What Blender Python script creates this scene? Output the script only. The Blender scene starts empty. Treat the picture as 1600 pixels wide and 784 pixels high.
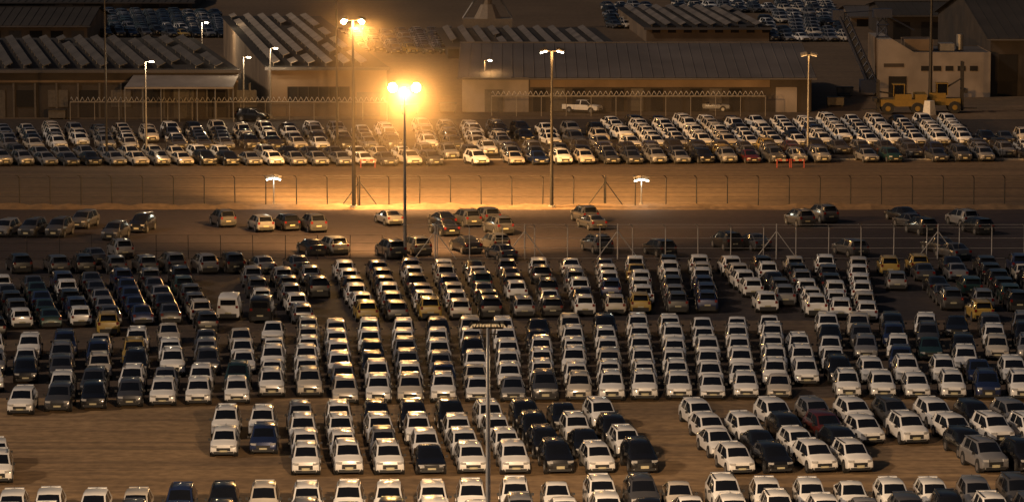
import bpy, math, random
from mathutils import Matrix, Vector
random.seed(11)
S=bpy.context.scene
# ------------------------------------------------------------------ survey
F=5400.0; H=40.5; TH=math.atan(697/F)
cs,sn=math.cos(TH),math.sin(TH)
def G(px,py,h=0.0):
    u=px-800; v=py-392
    t=(H-h)/(F*sn+v*cs)
    return Vector((u*t,(F*cs-v*sn)*t,h))
def HT(py,Y):
    v=py-392; t=Y/(F*cs-v*sn)
    return H-(F*sn+v*cs)*t
def XP(px,py,Y):
    return (px-800)*Y/(F*cs-(py-392)*sn)
# ------------------------------------------------------------------ materials
def mat(name,col,rough=.7,metal=0,var=.15,scale=3.0,coat=0,emit=None,es=0,detail=6,spec=.5,bump=0):
    m=bpy.data.materials.new(name); m.use_nodes=True
    nt=m.node_tree; b=nt.nodes['Principled BSDF']
    b.inputs['Roughness'].default_value=rough; b.inputs['Metallic'].default_value=metal
    b.inputs['Coat Weight'].default_value=coat; b.inputs['Coat Roughness'].default_value=.08
    b.inputs['Specular IOR Level'].default_value=spec
    tc=nt.nodes.new('ShaderNodeTexCoord'); n=nt.nodes.new('ShaderNodeTexNoise')
    n.inputs['Scale'].default_value=scale; n.inputs['Detail'].default_value=detail
    nt.links.new(tc.outputs['Object'],n.inputs['Vector'])
    r=nt.nodes.new('ShaderNodeMapRange'); r.inputs[1].default_value=.25; r.inputs[2].default_value=.75
    r.inputs[3].default_value=1-var; r.inputs[4].default_value=1+var
    nt.links.new(n.outputs['Fac'],r.inputs[0])
    mx=nt.nodes.new('ShaderNodeVectorMath'); mx.operation='SCALE'
    mx.inputs[0].default_value=col
    nt.links.new(r.outputs[0],mx.inputs['Scale']); nt.links.new(mx.outputs[0],b.inputs['Base Color'])
    if emit:
        b.inputs['Emission Color'].default_value=(*emit,1); b.inputs['Emission Strength'].default_value=es
    return m
def ground_mat(name,c1,c2,c3,tracks=.35,ang=0.0,rough=.85):
    m=bpy.data.materials.new(name); m.use_nodes=True
    nt=m.node_tree; N=nt.nodes; L=nt.links; b=N['Principled BSDF']
    b.inputs['Roughness'].default_value=rough; b.inputs['Specular IOR Level'].default_value=.25
    tc=N.new('ShaderNodeTexCoord')
    def noise(scale,detail,sx=1,sy=1,rot=0,dist=0):
        mp=N.new('ShaderNodeMapping'); mp.inputs['Scale'].default_value=(sx,sy,1); mp.inputs['Rotation'].default_value=(0,0,rot)
        n=N.new('ShaderNodeTexNoise'); n.inputs['Scale'].default_value=scale; n.inputs['Detail'].default_value=detail
        n.inputs['Distortion'].default_value=dist
        L.new(tc.outputs['Object'],mp.inputs[0]); L.new(mp.outputs[0],n.inputs['Vector']); return n
    big=noise(.045,5,1,.35); fine=noise(1.3,8); tr=noise(.5,5,.06,.9,ang,1.2)
    r1=N.new('ShaderNodeValToRGB'); r1.color_ramp.elements[0].position=.36; r1.color_ramp.elements[1].position=.64
    r1.color_ramp.elements[0].color=(*c1,1); r1.color_ramp.elements[1].color=(*c2,1)
    L.new(big.outputs['Fac'],r1.inputs[0])
    rt=N.new('ShaderNodeValToRGB'); rt.color_ramp.elements[0].position=.42; rt.color_ramp.elements[1].position=.62
    rt.color_ramp.elements[0].color=(0,0,0,1); rt.color_ramp.elements[1].color=(tracks,)*3+(1,)
    L.new(tr.outputs['Fac'],rt.inputs[0])
    m1=N.new('ShaderNodeMix'); m1.data_type='RGBA'; L.new(rt.outputs[0],m1.inputs[0]); L.new(r1.outputs[0],m1.inputs[6]); m1.inputs[7].default_value=(*c3,1)
    rf=N.new('ShaderNodeMapRange'); rf.inputs[1].default_value=.25; rf.inputs[2].default_value=.75; rf.inputs[3].default_value=.7; rf.inputs[4].default_value=1.3
    L.new(fine.outputs['Fac'],rf.inputs[0])
    sc=N.new('ShaderNodeVectorMath'); sc.operation='SCALE'; L.new(m1.outputs[2],sc.inputs[0]); L.new(rf.outputs[0],sc.inputs['Scale'])
    L.new(sc.outputs[0],b.inputs['Base Color'])
    bp=N.new('ShaderNodeBump'); bp.inputs['Strength'].default_value=.35; bp.inputs['Distance'].default_value=.05
    L.new(fine.outputs['Fac'],bp.inputs['Height']); L.new(bp.outputs[0],b.inputs['Normal'])
    return m
M_glass=mat('car_glass',(.008,.009,.012),.1,0,.1,2,spec=.35)
M_trim=mat('black_plastic',(.018,.018,.019),.6)
M_head=mat('headlight_lens',(.4,.4,.4),.15)
M_tail=mat('tail_light',(.16,.008,.006),.25)
M_tire=mat('tyre_rubber',(.02,.02,.02),.85)
M_rim=mat('alloy_rim',(.4,.4,.41),.35,.8)
M_plate=mat('number_plate',(.5,.46,.3),.5)
paints={}
for k,c in dict(white=(.80,.79,.77),cream=(.53,.48,.41),silver=(.22,.22,.23),grey=(.07,.07,.075),black=(.010,.010,.012),red=(.10,.018,.015),blue=(.018,.03,.09),green=(.02,.05,.045),yellow=(.42,.28,.06)).items():
    paints[k]=mat('car_paint_'+k,c,.30,0.0 if k in('white','cream','yellow') else .25,.10,1.2,coat=.75)
M_steel=mat('galvanised_steel',(.22,.21,.2),.5,.5)
M_psteel=mat('pale_steel',(.62,.60,.55),.6,.0)
M_dsteel=mat('dark_steel',(.035,.031,.028),.6,.3)
M_conc=mat('concrete',(.24,.22,.195),.85,var=.2,scale=1)
M_wallb=mat('beige_render_wall',(.16,.115,.077),.9,var=.35,scale=.25)  # far wall and roof colours lowered in place of weak light
M_walld=mat('brown_metal_wall',(.04,.031,.025),.8,var=.4,scale=.3)
M_wallw=mat('white_render_wall',(.23,.20,.18),.85,var=.3,scale=.3)
M_roofg=mat('corrugated_roof',(.08,.073,.074),.75,.0,.35,.12)
M_roofd=mat('bitumen_roof',(.024,.020,.018),.9,var=.45,scale=.12)
M_panel=mat('lit_roof_panel',(.28,.235,.19),.6,.0,.35,.3)  # bright copy: lamp light on the storage hall panels put into the colour
M_panel2=mat('unlit_roof_panel',(.085,.074,.064),.65,.0,.45,.12)  # same panel coloured dark for the roof the lamp light misses
M_panel3=mat('half_lit_roof_panel',(.14,.12,.105),.65,.0,.45,.2)  # same panel, tone in between for the dimmer roofs behind
M_void=mat('dark_opening',(.010,.008,.007),.9)
M_door=mat('roller_door',(.075,.065,.058),.6,var=.3)
M_yel=mat('yellow_machine_paint',(.20,.125,.02),.6)
M_blue=mat('blue_machine_paint',(.022,.03,.06),.6)
M_lampS=mat('sodium_lamp_glow',(.9,.6,.3),.5,emit=(1,.68,.28),es=120)
M_lampW=mat('white_lamp_glow',(.9,.9,.8),.5,emit=(1,.9,.66),es=30)
M_lampD=mat('lamp_lens',(.4,.36,.3),.4,emit=(1,.7,.35),es=.35)
# ------------------------------------------------------------------ mesh builder
class MB:
    def __init__(s): s.v=[]; s.f=[]; s.m=[]; s.mats=[]
    def mi(s,m):
        if m not in s.mats: s.mats.append(m)
        return s.mats.index(m)
    def face(s,pts,m):
        b=len(s.v); s.v+= [tuple(p) for p in pts]; s.f.append(tuple(range(b,b+len(pts)))); s.m.append(s.mi(m))
    def box(s,c,d,m,R=None):
        c=Vector(c); x,y,z=d[0]/2,d[1]/2,d[2]/2
        P=[Vector(p) for p in((-x,-y,-z),(x,-y,-z),(x,y,-z),(-x,y,-z),(-x,-y,z),(x,-y,z),(x,y,z),(-x,y,z))]
        if R is not None: P=[R@p for p in P]
        b=len(s.v); s.v+=[tuple(p+c) for p in P]
        for f in((0,3,2,1),(4,5,6,7),(0,1,5,4),(1,2,6,5),(2,3,7,6),(3,0,4,7)):
            s.f.append(tuple(b+i for i in f)); s.m.append(s.mi(m))
    def cyl(s,a,c,r1,r2,n,m,caps=True):
        a=Vector(a);c=Vector(c); ax=(c-a).normalized()
        t=Vector((1,0,0)) if abs(ax.x)<.9 else Vector((0,1,0))
        u=ax.cross(t).normalized(); w=ax.cross(u)
        b=len(s.v)
        for p,r in((a,r1),(c,r2)):
            for i in range(n):
                q=2*math.pi*i/n; s.v.append(tuple(p+u*math.cos(q)*r+w*math.sin(q)*r))
        for i in range(n):
            j=(i+1)%n; s.f.append((b+i,b+j,b+n+j,b+n+i)); s.m.append(s.mi(m))
        if caps:
            s.f.append(tuple(b+i for i in range(n))[::-1]); s.m.append(s.mi(m))
            s.f.append(tuple(b+n+i for i in range(n))); s.m.append(s.mi(m))
    def mesh(s,name,smooth=None):
        me=bpy.data.meshes.new(name); me.from_pydata(s.v,[],s.f)
        for m in s.mats: me.materials.append(m)
        me.polygons.foreach_set('material_index',s.m)
        if smooth:
            me.polygons.foreach_set('use_smooth',[True]*len(s.f)); me.set_sharp_from_angle(angle=smooth)
        me.update(); return me
    def obj(s,name,parent=None,loc=(0,0,0),smooth=None):
        o=bpy.data.objects.new(name,s.mesh(name,smooth)); S.collection.objects.link(o); o.location=loc
        if parent: o.parent=parent
        return o
def empty(name,loc=(0,0,0)):
    o=bpy.data.objects.new(name,None); S.collection.objects.link(o); o.location=loc; return o
# ------------------------------------------------------------------ cars
def loft(mb,st,paint):
    secs=[]
    for (y,w,zb,zk,wt,zt,sg) in st:
        h=[(w*.9,zb),(w,zb+.14),(w,(zb+zk)/2+.08),(w*.965,zk),(wt,zt-.05),(wt*.86,zt-.005),(0,zt+.02)]
        pts=[(x,y,z) for x,z in h]+[(-x,y,z) for x,z in h[:-1][::-1]]
        secs.append(pts)
    b=len(mb.v)
    for s_ in secs: mb.v+=s_
    n=13
    for i in range(len(st)-1):
        sg=st[i][6]
        for k in range(12):
            q=k if k<6 else 11-k
            m=paint
            if q==0: m=M_trim
            if q==3 and sg in'ws': m=M_glass
            if q==5 and sg=='w': m=M_glass
            a=b+i*n+k
            mb.f.append((a,a+1,a+n+1,a+n)); mb.m.append(mb.mi(m))
    mb.f.append(tuple(b+i for i in range(n))[::-1]); mb.m.append(mb.mi(paint))
    e=b+(len(st)-1)*n
    mb.f.append(tuple(e+i for i in range(n))); mb.m.append(mb.mi(paint))
def wheels(mb,ys,x=.80,r=.33):
    for y in ys:
        for sx in(-1,1):
            mb.cyl((sx*(x-.2),y,r+.03),(sx*(x+.112),y,r+.03),r+.07,r+.07,14,M_trim)
            mb.cyl((sx*(x-.1),y,r),(sx*(x+.125),y,r),r,r,14,M_tire)
            mb.cyl((sx*(x+.1),y,r),(sx*(x+.135),y,r),r*.62,r*.62,10,M_rim)
def details(mb,L,hz=.70,tz=.92,gw=.9,rear_plate=.62,tw=.62):
    f=-L/2; r=L/2
    mb.box((0,f-.002,.58),(gw,.05,.2),M_trim)
    mb.box((0,f+.0,.36),(1.3,.07,.17),M_trim)
    mb.box((0,f-.03,.48),(.5,.02,.11),M_plate)
    for s_ in(-1,1):
        mb.box((s_*.62,f+.07,hz),(.36,.12,.13),M_head,Matrix.Rotation(s_*.35,3,'Z'))
        mb.box((s_*.60,f+.03,.38),(.16,.06,.09),M_head)
        mb.box((s_*(tw+.08),r-.05,tz),(.2,.12,.2),M_tail)
        mb.box((s_*.99,f+1.32,1.0),(.16,.11,.14),M_trim)
    mb.box((0,r-.01,.42),(1.35,.08,.28),M_trim)
    mb.box((0,r+.01,rear_plate),(.5,.02,.11),M_plate)
    mb.box((0,0,.26),(1.5,L*.86,.16),M_trim)
def make_car(kind,paint,key):
    mb=MB(); P=paints[paint]
    if kind in('hatch','suv'):
        st=[(-2.13,.74,.32,.60,.58,.66,'b'),(-2.06,.84,.24,.74,.70,.86,'b'),(-1.75,.89,.22,.88,.78,.98,'b'),(-1.16,.90,.22,.96,.79,1.07,'w'),
            (-.48,.90,.22,1.0,.68,1.50,'s'),(.30,.90,.22,1.01,.69,1.57,'p'),(.40,.90,.22,1.01,.69,1.57,'s'),(1.25,.90,.22,1.03,.68,1.56,'p'),(1.72,.89,.22,1.05,.64,1.51,'w'),
            (2.0,.88,.24,1.05,.72,1.08,'b'),(2.10,.86,.26,.95,.72,.99,'b'),(2.14,.80,.32,.62,.64,.70,'b')]
        loft(mb,st,P); details(mb,4.27,hz=.76); wheels(mb,(-1.3,1.3),r=.34)
        mb.box((0,1.79,1.53),(1.15,.26,.03),P)
        if kind=='suv':
            for s_ in(-1,1): mb.box((s_*.6,.5,1.60),(.04,1.7,.05),M_trim)
            mb.v=[(x,y,z*1.07+.02 if z>.5 else z) for x,y,z in mb.v]
        else:
            mb.cyl((0,1.45,1.56),(0,1.62,1.65),.015,.01,4,M_trim)
    elif kind=='sedan':
        st=[(-2.25,.74,.30,.58,.58,.63,'b'),(-2.17,.84,.22,.67,.69,.77,'b'),(-1.8,.88,.20,.80,.76,.88,'b'),(-1.08,.89,.20,.88,.78,.96,'w'),
            (-.30,.89,.20,.92,.64,1.39,'s'),(.35,.89,.20,.93,.64,1.46,'p'),(.44,.89,.20,.93,.64,1.46,'s'),(1.05,.89,.20,.95,.62,1.40,'w'),
            (1.68,.88,.22,.95,.74,1.06,'b'),(2.12,.86,.22,.93,.72,1.03,'b'),(2.25,.80,.30,.62,.64,.70,'b')]
        loft(mb,st,P); details(mb,4.5,hz=.66,tz=.85); wheels(mb,(-1.4,1.35))
    elif kind=='van':
        st=[(-2.3,.78,.34,.70,.66,.80,'b'),(-2.2,.86,.26,.90,.74,1.0,'b'),(-1.7,.9,.24,1.05,.78,1.15,'w'),
            (-1.1,.92,.24,1.1,.74,1.83,'s'),(-.3,.92,.24,1.1,.76,1.9,'p'),(2.1,.92,.24,1.1,.76,1.9,'b'),(2.3,.9,.28,1.05,.72,1.8,'b')]
        loft(mb,st,P); details(mb,4.6,tz=1.1); wheels(mb,(-1.45,1.4))
        mb.box((0,2.315,1.45),(1.2,.03,.42),M_glass)
    else: # pickup
        st=[(-2.6,.80,.38,.80,.66,.88,'b'),(-2.48,.88,.30,.92,.74,1.02,'b'),(-1.5,.9,.30,1.05,.78,1.13,'w'),
            (-.85,.9,.30,1.1,.64,1.66,'s'),(-.1,.9,.30,1.1,.65,1.7,'p'),(.02,.9,.30,1.1,.65,1.7,'s'),(.62,.9,.30,1.1,.63,1.66,'w'),(.82,.9,.30,1.08,.72,1.12,'b')]
        loft(mb,st,P); details(mb,5.2,hz=.86,tz=.95,rear_plate=.55); wheels(mb,(-1.6,1.55),r=.37)
        for s_ in(-1,1): mb.box((s_*.86,1.7,.78),(.08,1.76,.62),P)
        mb.box((0,2.54,.78),(1.64,.08,.62),P); mb.box((0,1.7,.6),(1.64,1.7,.06),M_trim)
    return mb.mesh('car_body_'+key,math.radians(32))
cache={}
def car_mesh(kind,paint):
    k=kind+'_'+paint
    if k not in cache: cache[k]=make_car(kind,paint,k)
    return cache[k]
placed=[]
W_WHITE=dict(white=74,cream=9,silver=6,grey=4,black=6,red=.3,blue=1)
W_MIX=dict(white=40,cream=12,silver=12,grey=12,black=15,red=1,blue=4,yellow=3,green=2)
W_DARK=dict(white=6,cream=6,silver=20,grey=30,black=24,red=1,blue=9,green=5,yellow=1.5)  # dark paints stand in for weaker light on these blocks
W_YARD=dict(silver=22,grey=50,black=28)  # grey and black only: the yard's dim light put into car paint
W_FAR=dict(white=20,cream=22,silver=25,grey=20,black=13)  # toned down to carry the low light on the upper lots
W_E=dict(white=60,silver=8,grey=4,black=26,blue=2,red=.4)
def pick(w):
    return random.choices(list(w),list(w.values()))[0]
K0=('hatch','suv','hatch','suv','sedan')
def put(p,rot,kind=None,paint=None,w=W_WHITE,kinds=K0,jit=1):
    x,y=p[0]+random.uniform(-.1,.1)*jit,p[1]+random.uniform(-.15,.15)*jit
    for (a,b,r) in placed:
        dx,dy=x-a,y-b
        if abs(dx)<5 and abs(dy)<5:
            l=dx*math.cos(r)+dy*math.sin(r); f=-dx*math.sin(r)+dy*math.cos(r)
            if abs(l)<1.9 and abs(f)<4.3: return
    kind=kind or random.choice(kinds); paint=paint or pick(w)
    o=bpy.data.objects.new('pickup_truck' if kind=='pickup' else 'parked_van' if kind=='van' else 'parked_car',car_mesh(kind,paint))
    S.collection.objects.link(o); o.location=(x,y,.012); o.rotation_euler=(0,0,rot+random.uniform(-.03,.03)*jit)
    s_=random.uniform(.95,1.01); o.scale=(s_,s_,s_*random.uniform(.98,1.04))
    placed.append((x,y,rot))
def block(fl,fr,nl,nr,nc,nrw,w=W_WHITE,flip=0,kinds=K0,skip=.03,yaw=0,ragged=0,colkind=True):
    A,B,C,D=[G(*p,.75) for p in(fl,fr,nl,nr)]
    for c in range(nc):
        t=c/max(1,nc-1); f=A.lerp(B,t); n=C.lerp(D,t); d=(n-f)
        rot=math.atan2(d.x,-d.y)+(math.pi if flip else 0)+yaw
        ck=random.choice(kinds); cp=pick(w)
        lo=random.randint(0,ragged) if ragged else 0
        for r in range(nrw-lo):
            if random.random()<skip: continue
            k=ck if (colkind and random.random()<.7) else random.choice(kinds)
            pa=cp if random.random()<.3 else pick(w)
            put(f.lerp(n,r/max(1,nrw-1)),rot,k,pa)
HS=('hatch','suv','suv','hatch','hatch','sedan')
xs=[20,80,150,215,280,350,415,480,545,607,675,738,803,870,937,1000,1063,1130,1195,1268,1330,1395,1460,1525,1590]
for i,x in enumerate(xs):
    y=792-16*min(1,i/12)-(4 if i>12 else 0)
    p=G(x,y,.75); put(p,.05,w=W_WHITE,kinds=HS)
    for j in(1,2): put((p.x+.3*j,p.y-4.7*j),.05,w=W_E,kinds=HS)
put(G(352,659,.75),.05,'suv','white'); put(G(353,688,.75),.05,'hatch','white'); put(G(411,659,.75),.05,'suv','white'); put(G(415,684,.75),.05,'hatch','blue')
block((470,653),(938,648),(477,716),(997,713),9,4,w=W_E,skip=0,kinds=HS)
for row in([(1090,645),(1208,645),(1270,643),(1335,643),(1395,645),(1458,645),(1520,645),(1580,645)],
           [(1105,666),(1165,668),(1228,667),(1290,666),(1352,670),(1420,670),(1487,668),(1548,670),(1608,668)],
           [(1122,690),(1185,690),(1247,689),(1310,688),(1510,690),(1572,688)],
           [(1146,716),(1208,714),(1271,713),(1332,713),(1537,712),(1597,712)]):
    for x,y in row: put(G(x,y,.75),.19,w=W_E,kinds=HS,paint='white' if x<1160 else None)
for x,y in((-8,708),(-4,728),(-2,748)): put(G(x,y,.75),.15,w=W_WHITE)
xl=[37,95,148,205,257,312,370]; yl=[625,620,617,613,611,609,608]
for i,(x,y) in enumerate(zip(xl,yl)):
    put(G(x,y,.75),.05,'hatch',['white','grey','black','grey','white','white','white'][i])
    if x>50: put(G(x+1,y-20,.75),.05,w=W_MIX)
block((425,560),(480,560),(425,598),(482,598),2,3,skip=0)
block((535,588),(1212,582),(537,608),(1216,600),14,2,skip=.02,kinds=HS)
block((1308,578),(1582,578),(1322,600),(1597,602),6,2,skip=.0,kinds=HS)
block((45,540),(378,528),(38,577),(380,562),7,3,w=W_MIX,skip=.05)
block((262,520),(378,518),(264,530),(379,528),3,1,skip=0)
block((428,517),(480,515),(426,545),(481,545),2,3,skip=0)
block((525,517),(1202,508),(532,570),(1210,562),14,4,w=W_WHITE,skip=.01,kinds=HS)
block((1235,507),(1235,507),(1258,580),(1258,580),1,5,skip=0)
block((1292,507),(1598,508),(1303,560),(1612,560),7,4,w=W_MIX,skip=.04,kinds=HS,ragged=1)
block((-10,540),(-10,540),(-12,590),(-12,590),1,3)
put(G(168,505,.75),math.pi+.15,'suv','yellow')
block((-45,445),(280,430),(-10,510),(322,501),8,6,w=W_DARK,flip=1,skip=.03,ragged=1)
for x in(30,88,130,180,225,270,318,363,408,465): put(G(x,411,.75),math.pi+.3,w=W_DARK)
put(G(360,480,.75),math.pi,'van','white'); put(G(412,484,.75),math.pi,'van','black')
block((395,432),(395,432),(408,466),(408,466),1,3,w=W_MIX,flip=1)
block((440,430),(440,430),(470,487),(470,487),1,5,w=W_MIX,flip=1)
block((485,428),(485,428),(495,448),(495,448),1,2,w=W_MIX,flip=1)
put(G(570,484,.75),math.pi+.12,'hatch','yellow'); put(G(997,472,.75),math.pi+.05,'suv','yellow'); put(G(1530,484,.75),math.pi+.05,'suv','yellow')
block((538,420),(1093,412),(570,484),(1104,470),12,6,w=W_MIX,flip=1,skip=.02,kinds=HS)
put(G(1123,440,.75),math.pi+.1,w=W_DARK);put(G(1120,428,.75),math.pi+.1,w=W_MIX)
block((1140,414),(1340,414),(1195,470),(1352,484),5,6,w=W_MIX,flip=1,skip=.03,kinds=HS)
block((1388,414),(1388,414),(1400,436),(1400,436),1,3,w=W_MIX,flip=1)
put(G(1386,470,.75),math.pi+.1,'suv','white'); put(G(1380,457,.75),math.pi+.1,'suv','white')
block((1432,412),(1590,412),(1482,466),(1640,470),4,6,w=W_DARK,flip=1,skip=.03,kinds=HS)
sc=[(10,355),(52,355),(95,355),(133,342),(180,360),(222,348),(348,340),(408,347),(447,345),(490,348),(607,337),(147,396),(187,388),(195,401),(485,383),(522,382),(610,388),(652,383),(692,340),(695,353),(728,340),(760,335),(777,352),(727,380),(772,378),(782,391),(912,334),(924,344),(932,380),(1030,385),(1135,375),(1178,375),(1248,340),(1285,333),(1330,385),(1365,388),(1408,332),(1420,342),(1440,352),(1505,340),(1527,351),(1468,380),(1490,390)]
for i,(x,y) in enumerate(sc):
    put(G(x,y,.8),math.pi+.35 if i>5 else -.2,kinds=('sedan','suv','hatch'),w=W_YARD)
KU=('sedan','suv','hatch','sedan')
block((5,202),(600,200),(15,224),(612,222),17,5,w=W_FAR,kinds=KU,skip=.06,yaw=.18)
block((-10,238),(735,238),(0,247),(745,247),22,2,w=W_FAR,kinds=KU,skip=.08,yaw=.2)
block((660,197),(930,203),(668,222),(940,222),8,5,w=W_FAR,kinds=KU,skip=.05,yaw=.22)
block((955,190),(1480,188),(985,222),(1505,216),15,6,w=W_WHITE,kinds=KU,skip=.03,yaw=.22)
block((760,232),(1600,228),(765,246),(1610,240),24,3,w=W_DARK,kinds=KU,skip=.15,yaw=.2)
block((1510,215),(1600,213),(1515,228),(1605,226),4,2,w=W_DARK,kinds=KU,yaw=.2)
block((110,20),(335,20),(125,52),(345,52),12,12,w=W_DARK,kinds=KU,yaw=.3,skip=.05)
block((480,50),(700,48),(490,78),(715,76),10,9,w=W_DARK,kinds=KU,yaw=.3,skip=.05)
block((950,8),(1010,8),(960,38),(1015,38),4,7,w=W_FAR,kinds=KU,yaw=.4)
block((1060,2),(1290,2),(1065,14),(1295,14),11,4,w=W_FAR,kinds=KU,yaw=.4,skip=.15)
block((1195,20),(1310,20),(1205,58),(1320,58),6,8,w=W_FAR,kinds=KU,yaw=.4,skip=.06)
put(G(395,180,.8),1.2,'suv','black'); put(G(910,167,.8),1.1,'pickup','white'); put(G(1112,165,.8),1.5,'pickup','silver')

# ------------------------------------------------------------------ ground
def patch(name,pts,m,z,jag=.6,n=14):
    out=[]
    for i in range(len(pts)):
        a,b=Vector(pts[i]),Vector(pts[(i+1)%len(pts)])
        for k in range(n):
            p=a.lerp(b,k/n)
            out.append((p.x+random.uniform(-jag,jag),p.y+random.uniform(-jag,jag),z))
    mb=MB(); mb.face(out,m); return mb.obj(name)
gm=ground_mat('sandy_ground',(.11,.075,.046),(.16,.11,.068),(.07,.05,.036))
mb=MB(); mb.face([(-3000,-300,0),(3000,-300,0),(3000,6000,0),(-3000,6000,0)],gm); mb.obj('ground')
def strip(name,y0,y1,m,z,jag=.5):
    a=G(0,y1); c=G(0,y0); w=170
    return patch(name,[(-w,a.y),(w,a.y),(w,c.y),(-w,c.y)],m,z,jag,26)
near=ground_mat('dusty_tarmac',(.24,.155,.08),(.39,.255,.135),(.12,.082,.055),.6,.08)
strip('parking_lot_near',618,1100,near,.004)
mid=ground_mat('shaded_tarmac',(.095,.069,.052),(.14,.10,.072),(.065,.05,.041),.4,.03)  # shade among the parked cars put into a darker ground colour
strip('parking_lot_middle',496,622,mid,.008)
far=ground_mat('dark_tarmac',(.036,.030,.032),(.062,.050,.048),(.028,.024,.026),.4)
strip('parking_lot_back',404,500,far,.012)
dk=ground_mat('dim_yard_surface',(.025,.019,.022),(.040,.030,.033),(.020,.016,.018),.4)  # near-black colour stands in for the lack of light on the yard
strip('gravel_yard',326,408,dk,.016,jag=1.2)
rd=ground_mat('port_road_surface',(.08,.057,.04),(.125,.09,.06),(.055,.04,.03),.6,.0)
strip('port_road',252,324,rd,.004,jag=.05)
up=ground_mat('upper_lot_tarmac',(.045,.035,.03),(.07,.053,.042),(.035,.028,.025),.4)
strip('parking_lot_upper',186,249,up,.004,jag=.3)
Yk=G(0,250).y; mb=MB()
for i in range(-60,60): mb.box((i*2.5+.0,Yk,.08),(2.46,.35,.16),M_conc)
mb.obj('kerb')
Yb=G(0,325).y
mb=MB(); pr=[]
for i in range(0,241):
    x=-150+i*1.25; pr.append((x,Yb+random.uniform(-.2,.2),.25+random.uniform(0,.3)))
for i in range(240):
    a,b=pr[i],pr[i+1]
    mb.face([(a[0],a[1]-1.6,.0),(b[0],b[1]-1.6,.0),b,a],gm); mb.face([a,b,(b[0],b[1]+1.2,.0),(a[0],a[1]+1.2,.0)],gm)
mb.obj('dirt_berm',smooth=1)

# ------------------------------------------------------------------ lamps
def light(name,loc,power,col,r=.25,parent=None,spot=None,rot=None,blend=.6):
    l=bpy.data.lights.new(name,'SPOT' if spot else 'POINT'); l.energy=power; l.color=col; l.shadow_soft_size=r
    if spot: l.spot_size=spot; l.spot_blend=blend
    o=bpy.data.objects.new(name,l); S.collection.objects.link(o); o.location=loc
    if rot: o.rotation_euler=rot
    if parent: o.parent=parent
    return o
SOD=(1,.50,.15); WRM=(1,.72,.42)
def halo(parent,z,R,dens):
    # scattering sphere added to imitate the lamp's glare halo, thinning out with distance
    bpy.ops.mesh.primitive_ico_sphere_add(subdivisions=4,radius=R,location=(0,0,z)); o=bpy.context.object; o.name='halo_volume'; o.data.name='halo_volume'
    m=bpy.data.materials.new('lamp_halo'); m.use_nodes=True; nt=m.node_tree; nt.nodes.remove(nt.nodes['Principled BSDF'])
    v=nt.nodes.new('ShaderNodeVolumeScatter'); v.inputs['Color'].default_value=(1,.8,.55,1)
    tc=nt.nodes.new('ShaderNodeTexCoord'); ln=nt.nodes.new('ShaderNodeVectorMath'); ln.operation='LENGTH'
    nt.links.new(tc.outputs['Object'],ln.inputs[0])
    mr=nt.nodes.new('ShaderNodeMapRange'); mr.inputs[1].default_value=0; mr.inputs[2].default_value=R; mr.inputs[3].default_value=1; mr.inputs[4].default_value=0
    nt.links.new(ln.outputs['Value'],mr.inputs[0])
    pw=nt.nodes.new('ShaderNodeMath'); pw.operation='POWER'; pw.inputs[1].default_value=2.0; nt.links.new(mr.outputs[0],pw.inputs[0])
    ml=nt.nodes.new('ShaderNodeMath'); ml.operation='MULTIPLY'; ml.inputs[1].default_value=dens; nt.links.new(pw.outputs[0],ml.inputs[0])
    nt.links.new(ml.outputs[0],v.inputs['Density'])
    nt.links.new(v.outputs[0],nt.nodes['Material Output'].inputs['Volume']); o.data.materials.append(m); o.parent=parent
def mast(px,pyb,pyt,style='twin',lens=None,power=0,col=SOD,r0=.16,span=1.25,hz=None,name='street_lamp',steel=None):
    b=G(px,pyb); h=HT(pyt,b.y); steel=steel or M_steel
    e=empty(name,b)
    mb=MB(); mb.cyl((0,0,0),(0,0,h),r0,r0*.5,10,steel); mb.cyl((0,0,0),(0,0,.35),r0*2,r0*1.7,8,M_conc)
    lens=lens or M_lampD
    hb=MB()
    if style=='twin':
        mb.cyl((-span,0,h),(span,0,h),.05,.05,6,steel)
        for s_ in(-1,1):
            R=Matrix.Rotation(s_*.25,3,'Y')@Matrix.Rotation(.35,3,'X')
            hb.box((s_*span,-.1,h+.12),(.75,.5,.22),steel,R)
            hb.box((s_*span,-.14,h-.03),(.66,.42,.1),lens,R)
    elif style=='flood':
        mb.cyl((-span,0,h),(span,0,h),.05,.05,6,M_dsteel); mb.cyl((-span*.7,.0,h-.3),(span*.7,.0,h-.3),.03,.03,6,M_dsteel)
        for i in range(6):
            x=-span+i*span/2.5; R=Matrix.Rotation((i-2.5)*-.28,3,'Z')@Matrix.Rotation(-.7,3,'X')
            hb.box((x,.15+.06*(i%2),h+.16),(.3,.36,.12),M_dsteel,R); hb.box((x,.17+.06*(i%2),h+.08),(.26,.3,.06),lens,R)
            mb.cyl((x,0,h),(x,.1,h+.16),.03,.03,5,M_dsteel)
    else:
        mb.cyl((0,0,h),(.6,-.2,h+.15),.05,.04,6,steel)
        hb.box((.75,-.25,h+.15),(.6,.3,.14),steel); hb.box((.75,-.29,h+.03),(.5,.26,.14),lens)
    mb.obj('pole',e,smooth=.6); hb.obj('lamp_heads',e)
    if power:
        if style=='twin':
            for s_ in(-1,1): light('lamp_light',(s_*span,-.2,h-.35),power/2,col,.3,e)
        elif style=='single': light('lamp_light',(.75,-.3,h-.2),power,col,.2,e)
    if hz: halo(e,h,*hz)
    return e,h
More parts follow.
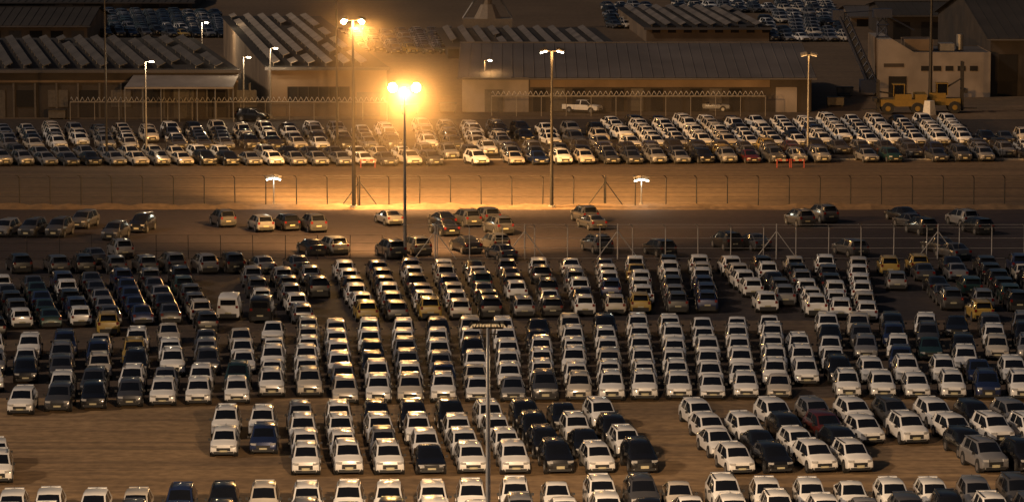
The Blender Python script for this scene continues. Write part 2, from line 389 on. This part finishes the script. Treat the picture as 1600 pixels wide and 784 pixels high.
def ball(e,h,span,r):  # oversized glowing balls added to imitate glare at the lamp heads
    for s_ in(-1,1):
        mb=MB()
        for i in range(6):
            a0,a1=math.pi*i/6,math.pi*(i+1)/6
            mb.cyl((s_*span,-.2,h-.1+r*math.cos(a0)),(s_*span,-.2,h-.1+r*math.cos(a1)),max(.01,r*math.sin(a0)),max(.01,r*math.sin(a1)),10,M_lampS,False)
        mb.obj('lamp_glare_ball',e,smooth=1)
e,h=mast(633,405,135,lens=M_lampS,power=28000,r0=.17,span=1.05,hz=(14.5,.012)); ball(e,h,1.05,.42)
light('lamp_light',(0,.6,h-.5),130000,SOD,.4,e,spot=math.radians(130),rot=(math.radians(64),0,0))
e,h=mast(553,326,32,lens=M_lampS,power=22000,r0=.22,span=.9,hz=(10,.0035),steel=M_dsteel); ball(e,h,.9,.28)
light('lamp_light',(.3,.6,h-.6),220000,SOD,.4,e,spot=math.radians(128),rot=(math.radians(44),0,math.radians(-30)))
e,h=mast(862,326,80,power=2500,r0=.2,span=.85,lens=M_lampW,steel=M_dsteel)
light('lamp_light',(0,.6,h-.6),40000,SOD,.4,e,spot=math.radians(120),rot=(math.radians(42),0,0))
e,h=mast(763,1050,512,style='flood',r0=.17,span=.7,steel=M_psteel)
light('lamp_light',(0,.4,h-.1),105000,(1,.66,.37),.5,e,spot=math.radians(150),rot=(math.radians(58),0,0))
for px,pb,pt,pw in((428,322,278,200),(1002,322,280,200)): mast(px,pb,pt,power=pw,span=.42,r0=.09,lens=M_lampW,col=(.9,.95,.8))
mast(229,248,97,'single',M_lampW,1500,WRM); mast(423,184,76,'single',M_lampW,900,WRM); mast(381,184,90,'single',M_lampW,900,WRM)
mast(757,172,95,'single',M_lampW,500,SOD); mast(1262,240,86,'twin',power=150,span=.6); mast(527,232,-10,'twin',steel=M_dsteel)
mast(167,250,-10,'twin',steel=M_dsteel); mast(1453,176,-12,'twin',steel=M_dsteel,r0=.3); mast(316,110,36,'single',M_lampW,2500,WRM)

# ------------------------------------------------------------------ fences
def chain_mat(name,col,dens):
    m=bpy.data.materials.new(name); m.use_nodes=True; nt=m.node_tree; b=nt.nodes['Principled BSDF']
    b.inputs['Base Color'].default_value=(*col,1); b.inputs['Roughness'].default_value=.6; b.inputs['Metallic'].default_value=.3
    n=nt.nodes.new('ShaderNodeTexNoise'); n.inputs['Scale'].default_value=.6; tc=nt.nodes.new('ShaderNodeTexCoord'); nt.links.new(tc.outputs['Object'],n.inputs['Vector'])
    r=nt.nodes.new('ShaderNodeMapRange'); r.inputs[3].default_value=dens*.5; r.inputs[4].default_value=dens*1.5
    nt.links.new(n.outputs['Fac'],r.inputs[0]); nt.links.new(r.outputs[0],b.inputs['Alpha']); return m
def fence(name,a,b,h,sp,m,braces=(),curl=True,dens=.12,wcol=(.2,.19,.18),pr=.04):
    a=Vector(a);b=Vector(b); L=(b-a).length; n=int(L/sp); d=(b-a).normalized(); mb=MB()
    for i in range(n+1):
        p=a+d*i*L/n; jx=random.uniform(-.04,.04)
        mb.cyl(p,p+Vector((jx,0,h)),pr,pr*.8,6,m)
        if curl:
            q=p+Vector((jx,0,h)); mb.cyl(q,q+Vector((-.12,-.2,.22)),pr*.8,pr*.6,5,m); mb.cyl(q+Vector((-.12,-.2,.22)),q+Vector((-.3,-.45,.32)),pr*.6,pr*.5,5,m)
    for z in(.1,h*.35,h*.66,h-.02): mb.cyl(a+Vector((0,0,z)),b+Vector((0,0,z)),.012,.012,4,m)
    if curl: mb.cyl(a+Vector((-.2,-.3,h+.27)),b+Vector((-.2,-.3,h+.27)),.014,.014,4,m)
    for x in braces:
        p=Vector((x,a.y,0))
        mb.cyl(p,p+Vector((0,0,h+.3)),pr*1.3,pr,6,m)
        for s_ in(-1,1): mb.cyl(p+Vector((s_*1.9,0,0)),p+Vector((0,0,h*.88)),pr*.8,pr*.8,6,m)
    o=mb.obj(name); c=chain_mat(name+'_mesh',wcol,dens); m2=MB()
    m2.face([a+Vector((0,.05,0)),b+Vector((0,.05,0)),b+Vector((0,.05,h)),a+Vector((0,.05,h))],c); m2.obj('wire_mesh',o)
M_fp=mat('fence_post_dark',(.02,.018,.017),.8); M_fl=mat('fence_post_pale',(.42,.39,.36),.7); M_fc=mat('razor_wire',(.2,.18,.16),.6)
Y1=G(0,326).y+1.5; fence('perimeter_fence',(-100,Y1,0),(100,Y1,0),2.95,3.12,M_fp,[XP(562,325,Y1),XP(946,325,Y1)],dens=.13,wcol=(.05,.045,.042),pr=.07)
Y2=G(0,405).y; x2=XP(632,405,Y2); fence('inner_fence',(x2,Y2,0),(90,Y2,0),2.9,2.85,M_fl,[XP(x,405,Y2) for x in(680,820,965,1213,1465)],dens=.05,wcol=(.2,.19,.18),pr=.055)
fence('inner_fence',(-90,Y2,0),(x2-2,Y2,0),2.2,2.85,M_fp,[],dens=.04,curl=False)
Y3=G(0,249).y+1; fence('road_fence',(-110,Y3,0),(120,Y3,0),2.2,3.3,M_fp,[],dens=.12,curl=False,wcol=(.08,.065,.055))
def coil(name,px0,px1,pyb,h):
    a=G(px0,pyb); b=G(px1,pyb); mb=MB(); L=b.x-a.x; n=int(L/3)
    for i in range(n+1): mb.cyl((a.x+i*L/n,a.y,0),(a.x+i*L/n,a.y,h),.05,.05,6,M_fc)
    mb.cyl((a.x,a.y,h-.05),(b.x,a.y,h-.05),.09,.09,6,M_fc)
    k=int(L/.7); prev=None
    for i in range(k*6):
        q=i/6*2*math.pi; p=Vector((a.x+L*i/(k*6),a.y+.3*math.cos(q),h+.3+.3*math.sin(q)))
        if prev is not None: mb.cyl(prev,p,.04,.04,3,M_fl,False)
        prev=p
    o=mb.obj(name); c=chain_mat(name+'_net',(.06,.05,.045),.3); m2=MB(); m2.face([(a.x,a.y+.1,0),(b.x,a.y+.1,0),(b.x,a.y+.1,h),(a.x,a.y+.1,h)],c); m2.obj('wire_mesh',o)
coil('razor_wire_fence',768,1196,182,2.7); coil('razor_wire_fence',110,605,188,2.4)

# ------------------------------------------------------------------ buildings
def bx(mb,x0,x1,y0,y1,z0,z1,m): mb.box(((x0+x1)/2,(y0+y1)/2,(z0+z1)/2),(abs(x1-x0),abs(y1-y0),z1-z0),m)
def panel_hall(name,px0,px1,pyb,eave_px,back_px,sp,wall,SK,tilt=-.38,roof=M_roofd,pm=M_panel,wf=.5):
    e=empty(name,(0,0,0)); yf=G(0,pyb).y; h=HT(eave_px,yf); yb=G(0,back_px,h).y
    x0=XP(px0,eave_px,yf); x1=XP(px1,eave_px,yf); dx=SK*(yb-yf)
    w=MB()
    w.face([(x0,yf,0),(x1,yf,0),(x1,yf,h),(x0,yf,h)],wall)
    w.face([(x1,yf,0),(x1+dx,yb,0),(x1+dx,yb,h),(x1,yf,h)],wall); w.face([(x0,yf,0),(x0,yf,h),(x0+dx,yb,h),(x0+dx,yb,0)],wall)
    w.face([(x0+dx,yb,0),(x0+dx,yb,h),(x1+dx,yb,h),(x1+dx,yb,0)],wall); w.obj('walls',e)
    r=MB(); r.face([(x0-.4,yf-.6,h+.05),(x1+.4,yf-.6,h+.05),(x1+dx+.4,yb,h+.05),(x0+dx-.4,yb,h+.05)],roof)
    r.box(((x0+x1)/2,yf-.62,h-.1),(x1-x0+.9,.12,.4),M_roofg); r.obj('roof',e)
    p=MB(); n=int((x1-x0)/sp)
    segs=int((yb-yf-3)/7)
    for i in range(n):
        ti=tilt+random.uniform(-.08,.08)
        for k in range(segs):
            if random.random()<.06: continue
            t0=(2+k*7)/(yb-yf); cx=x0+sp*(i+.5)+dx*(t0+3.3/(yb-yf)); cy=yf+2+k*7+3.3
            R=Matrix.Rotation(math.atan(-SK),3,'Z')@Matrix.Rotation(ti+random.uniform(-.03,.03),3,'Y')
            p.box((cx,cy,h+.6),(sp*wf,6.97,.08),pm,R)
            for yy in(-2.6,2.6): p.box((cx,cy+yy,h+.28),(.08,.08,.5),M_steel)
    p.obj('roof_panels',e); return e,yf,h,x0,x1,yb
e,yf,h,x0,x1,yb=panel_hall('storage_hall',420,604,182,106,26,2.3,M_wallb,-.137,wf=.42)
d=MB(); bx(d,x0+2.4,x0+10.5,yf-.06,yf-.01,1.9,3.9,M_void)
for i in range(7): bx(d,x0+2.4+i*1.35,x0+2.5+i*1.35,yf-.12,yf-.07,1.9,3.9,M_walld)
bx(d,x0+11.5,x0+14.5,yf-.1,yf-.01,0,3.2,M_door); d.obj('openings',e)
e,yf,h,x0,x1,yb=panel_hall('workshop_building',-60,372,184,110,60,2.5,M_walld,-.19,pm=M_panel2,wf=.45)
d=MB()
for i in range(9):
    a=x0+3+i*4.1; bx(d,a,a+2.6,yf-.08,yf-.01,0 if i%3==0 else 1.4,3.6,M_void if i%2 else M_door)
bx(d,x0,x1,yf-.15,yf-.02,4.6,4.9,M_wallb)
for i in range(14): bx(d,x0+1+i*2.8,x0+1.25+i*2.8,yf-.14,yf-.02,0,4.5,M_door)
d.obj('openings',e)
e=empty('lean_to_canopy'); ya=yf-.3; mb=MB(); a=XP(203,132,ya); b=XP(370,132,ya); hh=HT(117,ya)
mb.face([(a,ya-6,hh-1.1),(b,ya-6,hh-1.1),(b+.3,ya,hh),(a+.5,ya,hh)],mat('pale_canopy_sheet',(.17,.155,.15),.6,var=.2,scale=.5))
for i in range(7): mb.cyl((a+(b-a)*i/6,ya-5.9,0),(a+(b-a)*i/6,ya-5.9,hh-1.12),.08,.08,6,M_steel)
bx(mb,a,b,ya-6.1,ya-5.98,hh-1.35,hh-1.12,M_wallw); mb.obj('canopy_roof',e)
def shed(name,px0,px1,pyb,eave,ridge,depth,wall,roof,open_n=0):
    e=empty(name); yf=G(0,pyb).y; h=HT(eave,yf); ym=yf+depth/2; hr=HT(ridge,ym)
    x0=XP(px0,eave,yf); x1=XP(px1,eave,yf); yb=yf+depth; w=MB()
    w.face([(x0,yf,0),(x1,yf,0),(x1,yf,h),(x0,yf,h)],wall); w.face([(x1,yb,0),(x0,yb,0),(x0,yb,h),(x1,yb,h)],wall)
    for x in(x0,x1): w.face([(x,yf,0),(x,yb,0),(x,yb,h),(x,ym,hr),(x,yf,h)],wall)
    w.obj('walls',e); r=MB()
    for s_,yy in((-1,yf-.8),(1,yb+.8)):
        z=h-.8*(hr-h)/(depth/2)+.1
        r.face([(x0-.6,yy,z),(x1+.6,yy,z),(x1+.6,ym,hr+.1),(x0-.6,ym,hr+.1)],roof)
        nn=int((x1-x0)/1.4)
        for i in range(nn+1):
            xx=x0-.5+i*(x1-x0+1)/nn; A=Vector((xx,yy,z+.03));B=Vector((xx,ym,hr+.13)); r.cyl(A,B,.05,.05,4,roof,False)
    r.box(((x0+x1)/2,ym,hr+.15),(x1-x0+1.3,.6,.12),roof); r.box(((x0+x1)/2,yf-.85,h-.05-.8*(hr-h)/(depth/2)),(x1-x0+1.3,.1,.2),M_roofg); r.obj('roof',e)
    d=MB()
    for i in range(open_n):
        a=x0+(x1-x0)*(i+.25)/open_n; b=x0+(x1-x0)*(i+.85)/open_n
        bx(d,a,b,yf-.06,yf-.01,0,h*.72,M_void if random.random()<.6 else M_door)
    if open_n: d.obj('doors',e)
    return e,yf,h,x0,x1,hr
shed('back_shed',-60,136,70,40,12,30,M_wallb,M_roofd,6)
shed('back_shed',-60,300,14,4,-8,30,M_walld,M_roofd,8)
e,yf,h,x0,x1,hr=shed('warehouse',722,1268,175,121,68,46,M_walld,M_roofg,0)
d=MB(); xa=XP(826,150,yf); bx(d,x0,xa,yf-.12,yf-.01,0,h,M_wallw)
xb=XP(1205,150,yf); bx(d,xb,x1-.1,yf-.12,yf-.01,0,h,M_walld)
bx(d,xa+.2,xb-.2,yf-.1,yf-.01,h-1.3,h-.2,M_wallb)
n=12
for i in range(n):
    a=xa+.6+(xb-xa-1)*i/n; b=xa+(xb-xa-1)*(i+.86)/n
    bx(d,a,b,yf-.14,yf-.02,.1,h-1.5,[M_void,M_door,M_void,M_walld][i%4])
bx(d,x0+3,x0+5.4,yf-.2,yf-.13,0,3.0,M_door); bx(d,XP(1212,150,yf),XP(1245,150,yf),yf-.3,yf-.13,0,3.3,M_wallw)
d.obj('openings',e)
e=empty('site_cabin'); p=G(1228,168); mb=MB(); mb.box((p.x,p.y,1.5),(4,3,2.8),M_wallw); mb.box((p.x,p.y,2.98),(4.3,3.3,.14),M_roofg); mb.box((p.x-1,p.y-1.52,1.2),(.9,.06,2.0),M_void); mb.box((p.x+.8,p.y-1.52,1.7),(1.2,.06,.8),M_void)
for q in(-1.6,1.6): mb.box((p.x+q,p.y,.05),(.3,2.8,.1),M_conc)
mb.obj('cabin_body',e)
panel_hall('canopy_hall',700,965,92,74,44,2.6,M_walld,-.06,pm=M_panel3,wf=.4)
e,yf,h,x0,x1,yb=panel_hall('office_block',1010,1202,66,44,12,2.6,M_wallb,-.05,pm=M_panel3,wf=.4)
d=MB()
for i in range(8): bx(d,x0+1+i*2.7,x0+2.4+i*2.7,yf-.08,yf-.01,1.6,2.8,M_void)
d.obj('windows',e)
e=empty('silo_office_building'); yf=G(0,152).y; mb=MB()
a=XP(1372,100,yf); b=XP(1548,100,yf); ht=HT(82,yf)
mb.face([(a,yf,0),(b,yf,0),(b,yf,ht),(a+5,yf,ht),(a+2,yf,ht+1.8),(a,yf,ht+1.8)],M_wallw)
mb.face([(b,yf,0),(b,yf+14,0),(b,yf+14,ht),(b,yf,ht)],M_wallb); mb.face([(a,yf,0),(a,yf,ht+1.8),(a,yf+14,ht+1.8),(a,yf+14,0)],M_wallb)
mb.face([(a,yf+14,0),(a,yf+14,ht),(b,yf+14,ht),(b,yf+14,0)],M_wallb)
mb.face([(a,yf,ht-.1),(b,yf,ht-.1),(b,yf+14,ht-.1),(a,yf+14,ht-.1)],M_roofg)
mb.face([(a,yf+.01,ht+1.8),(a+2,yf+.01,ht+1.8),(a+2,yf+14,ht+1.8),(a,yf+14,ht+1.8)],M_wallw)
mb.obj('walls',e); d=MB()
for i in range(5): bx(d,a+6+i*1.7,a+7.1+i*1.7,yf-.06,yf-.01,ht-2.6,ht-1.9,M_void)
bx(d,a+1.5,a+4,yf-.06,yf-.01,0,2.9,M_void); bx(d,a+.8,a+3.6,yf-.06,yf-.01,4.2,4.7,M_walld)
bx(d,a+4,a+8,yf+3,yf+8,ht,ht+1.6,M_wallb); bx(d,a+9,a+11,yf+3,yf+6,ht,ht+1.0,M_steel)
d.cyl((a+12,yf+5,ht),(a+12,yf+5,ht+2.2),.5,.5,10,M_steel); d.obj('roof_plant_and_windows',e)
shed('dark_hangar',1548,1800,150,60,-10,60,M_walld,M_roofd,5)
shed('brown_shed',1385,1560,62,24,4,30,M_walld,M_roofd,4)
shed('brown_shed',1330,1400,42,26,10,20,M_wallb,M_roofg,2)
# loading crane: inclined boom on a braced frame tower
e=empty('loading_crane'); A=G(1350,150); mb=MB(); x0=A.x;y0=A.y
top=Vector((x0-3.6,y0,HT(26,y0))); bot=Vector((x0+.8,y0,1.2))
for s_ in(-.7,.7):
    o_=Vector((0,s_,0)); mb.cyl(bot+o_,top+o_,.2,.2,6,M_blue); mb.cyl(bot+o_+Vector((1.2,0,.2)),top+o_+Vector((1.1,0,0)),.16,.16,6,M_blue)
for i in range(12):
    t=i/11; p=bot.lerp(top,t); q=p+Vector((1.1,0,.1)); mb.cyl(p+Vector((0,-.7,0)),q+Vector((0,.7,0)),.07,.07,4,M_blue); mb.cyl(p+Vector((0,-.7,0)),bot.lerp(top,min(1,t+.09))+Vector((1.1,-.7,.1)),.09,.09,4,M_blue)
    mb.box(p+Vector((.55,0,.05)),(1.0,1.1,.9),M_blue)
mb.box((x0+.8,y0,1.4),(2.8,2.2,1.8),M_blue); mb.box(top+Vector((-.2,0,.2)),(1.6,1.6,1.4),M_blue)
tx=x0+2.6; th=HT(22,y0)
for sx in(-.9,.9):
    for sy in(-.9,.9): mb.cyl((tx+sx,y0+2+sy,0),(tx+sx*.6,y0+2+sy*.6,th),.15,.12,6,M_blue)
for i in range(7):
    z=th*i/7; z2=th*(i+1)/7
    for s_ in(-1,1): mb.cyl((tx-.9*s_,y0+1.2,z),(tx+.75*s_,y0+1.3,z2),.07,.07,4,M_blue)
    mb.cyl((tx-.8,y0+1.2,z2),(tx+.8,y0+1.2,z2),.08,.08,4,M_blue)
mb.box((tx,y0+2,th),(2.6,2.2,1.2),M_blue); mb.cyl((tx,y0+2,th+.4),top+Vector((.4,0,.5)),.08,.08,5,M_blue)
mb.cyl((tx,y0+2,th),(tx+4.5,y0+2,th-2.4),.16,.12,6,M_blue)
mb.obj('crane_frame',e)
def stacker(px,py,boom_h,flip=1):
    e=empty('container_handler',G(px,py)); mb=MB()
    mb.box((0,0,1.5),(5.6,2.3,.9),M_yel); mb.box((-2.5*flip,0,1.9),(1.5,2.5,1.5),M_yel); mb.box((-.2*flip,0,2.3),(2.2,1.6,.7),M_yel)
    mb.box((.4*flip,0,3.1),(1.4,1.4,1.5),M_glass); mb.box((.4*flip,0,3.92),(1.6,1.6,.12),M_yel)
    for sx in(-.3,1.1): mb.box((sx*flip,-.72,3.1),(.1,.1,1.5),M_yel)
    for x in(-1.9,2.0):
        for y in(-1.2,1.2): mb.cyl((x,y-.35,.8),(x,y+.35,.8),.8,.8,16,M_tire); mb.cyl((x,y-.37,.8),(x,y+.37,.8),.35,.35,10,M_yel)
    for y in(-.7,.7):
        mb.box((3.1*flip,y,boom_h/2+.3),(.3,.22,boom_h),M_dsteel)
    for z in(.8,boom_h*.5,boom_h): mb.box((3.1*flip,0,z),(.3,1.5,.25),M_dsteel)
    mb.cyl((-.5*flip,0,2.4),(3.0*flip,0,boom_h*.7),.14,.1,8,M_dsteel); mb.box((4.1*flip,0,.6),(2.0,.9,.12),M_dsteel); mb.box((3.5*flip,0,boom_h*.45),(.4,2.6,.5),M_dsteel)
    mb.obj('machine_body',e)
stacker(1408,178,4.2,-1); stacker(1466,176,6.5,1)
b=MB(); p=G(1452,180); b.cyl(p,p+Vector((0,0,1.9)),.9,.65,4,M_psteel); b.obj('concrete_block')
e=empty('watch_tower',G(762,46)); mb=MB(); ww=mat('tower_paint',(.24,.19,.14),.7)
mb.box((0,0,1),(9,5,2),ww); mb.cyl((0,0,2),(0,0,4.5),2.6,1.3,10,ww); mb.cyl((0,0,4.5),(0,0,30),.8,.7,10,ww)
mb.box((0,0,7.5),(12,3,.3),M_steel)
for i in range(9): mb.cyl((-6+i*1.5,-1.5,7.6),(-6+i*1.5,-1.5,8.7),.05,.05,4,M_steel)
mb.cyl((-6,-1.5,8.7),(6,-1.5,8.7),.05,.05,4,M_steel)
for s_ in(-1,1): mb.cyl((s_*4.5,0,2),(s_*1,0,7.4),.2,.2,6,M_steel); mb.cyl((s_*6,0,7.5),(0,0,14),.12,.12,6,M_steel)
mb.obj('tower_structure',e)
for px,py in((770,172),(776,174),(1010,168),(1180,168),(1320,150),(640,178),(90,186),(1305,166),(700,176)):
    p=G(px,py); mb=MB()
    mb.box((0,0,.7),(2.2,1.5,1.0),M_door); mb.box((0,0,1.23),(2.4,1.7,.08),M_dsteel)
    for s_ in(-.9,.9): mb.box((s_,0,.1),(.2,1.4,.2),M_dsteel)
    mb.obj('waste_skip',loc=p)
M_red=mat('barrier_red',(.2,.03,.02),.6)
for px in(1225,1245,575,1360):
    p=G(px,262 if px<1300 else 245); mb=MB()
    for s_ in(-.8,.8): mb.box((s_,0,.5),(.1,.4,1.0),M_red)
    for i in range(5): mb.box((-.8+i*.4,0,.85),(.38,.06,.22),M_red if i%2 else M_conc)
    mb.obj('road_barrier',loc=p)

# ------------------------------------------------------------------ sun, sky, camera
EL=math.radians(36); dx,dy=.95,.31   # travel direction on the ground
sl=bpy.data.lights.new('stand_in_sun','SUN'); sl.energy=1.1; sl.angle=math.radians(3); sl.color=(1,.74,.52)  # added warm key, in place of out-of-view masts lighting the lots
so=bpy.data.objects.new('stand_in_sun',sl); S.collection.objects.link(so)
d=Vector((dx*math.cos(EL),dy*math.cos(EL),-math.sin(EL))); so.rotation_euler=d.to_track_quat('-Z','Y').to_euler()
w=bpy.data.worlds.new('World'); S.world=w; w.use_nodes=True; nt=w.node_tree
sk=nt.nodes.new('ShaderNodeTexSky'); sk.sky_type='NISHITA'; sk.sun_disc=False; sk.sun_elevation=EL
sk.sun_rotation=math.atan2(-dx,-dy); sk.dust_density=3
nt.links.new(sk.outputs[0],nt.nodes['Background'].inputs[0]); nt.nodes['Background'].inputs[1].default_value=.013
c=bpy.data.cameras.new('camera'); c.sensor_width=36; c.lens=36*F/1600; c.clip_start=1; c.clip_end=8000
co=bpy.data.objects.new('camera',c); S.collection.objects.link(co); co.location=(0,0,H); co.rotation_euler=(math.pi/2-TH,0,0); S.camera=co
S.view_settings.view_transform='Standard'; S.view_settings.look='None'; S.view_settings.exposure=0
print('cars',len(placed))
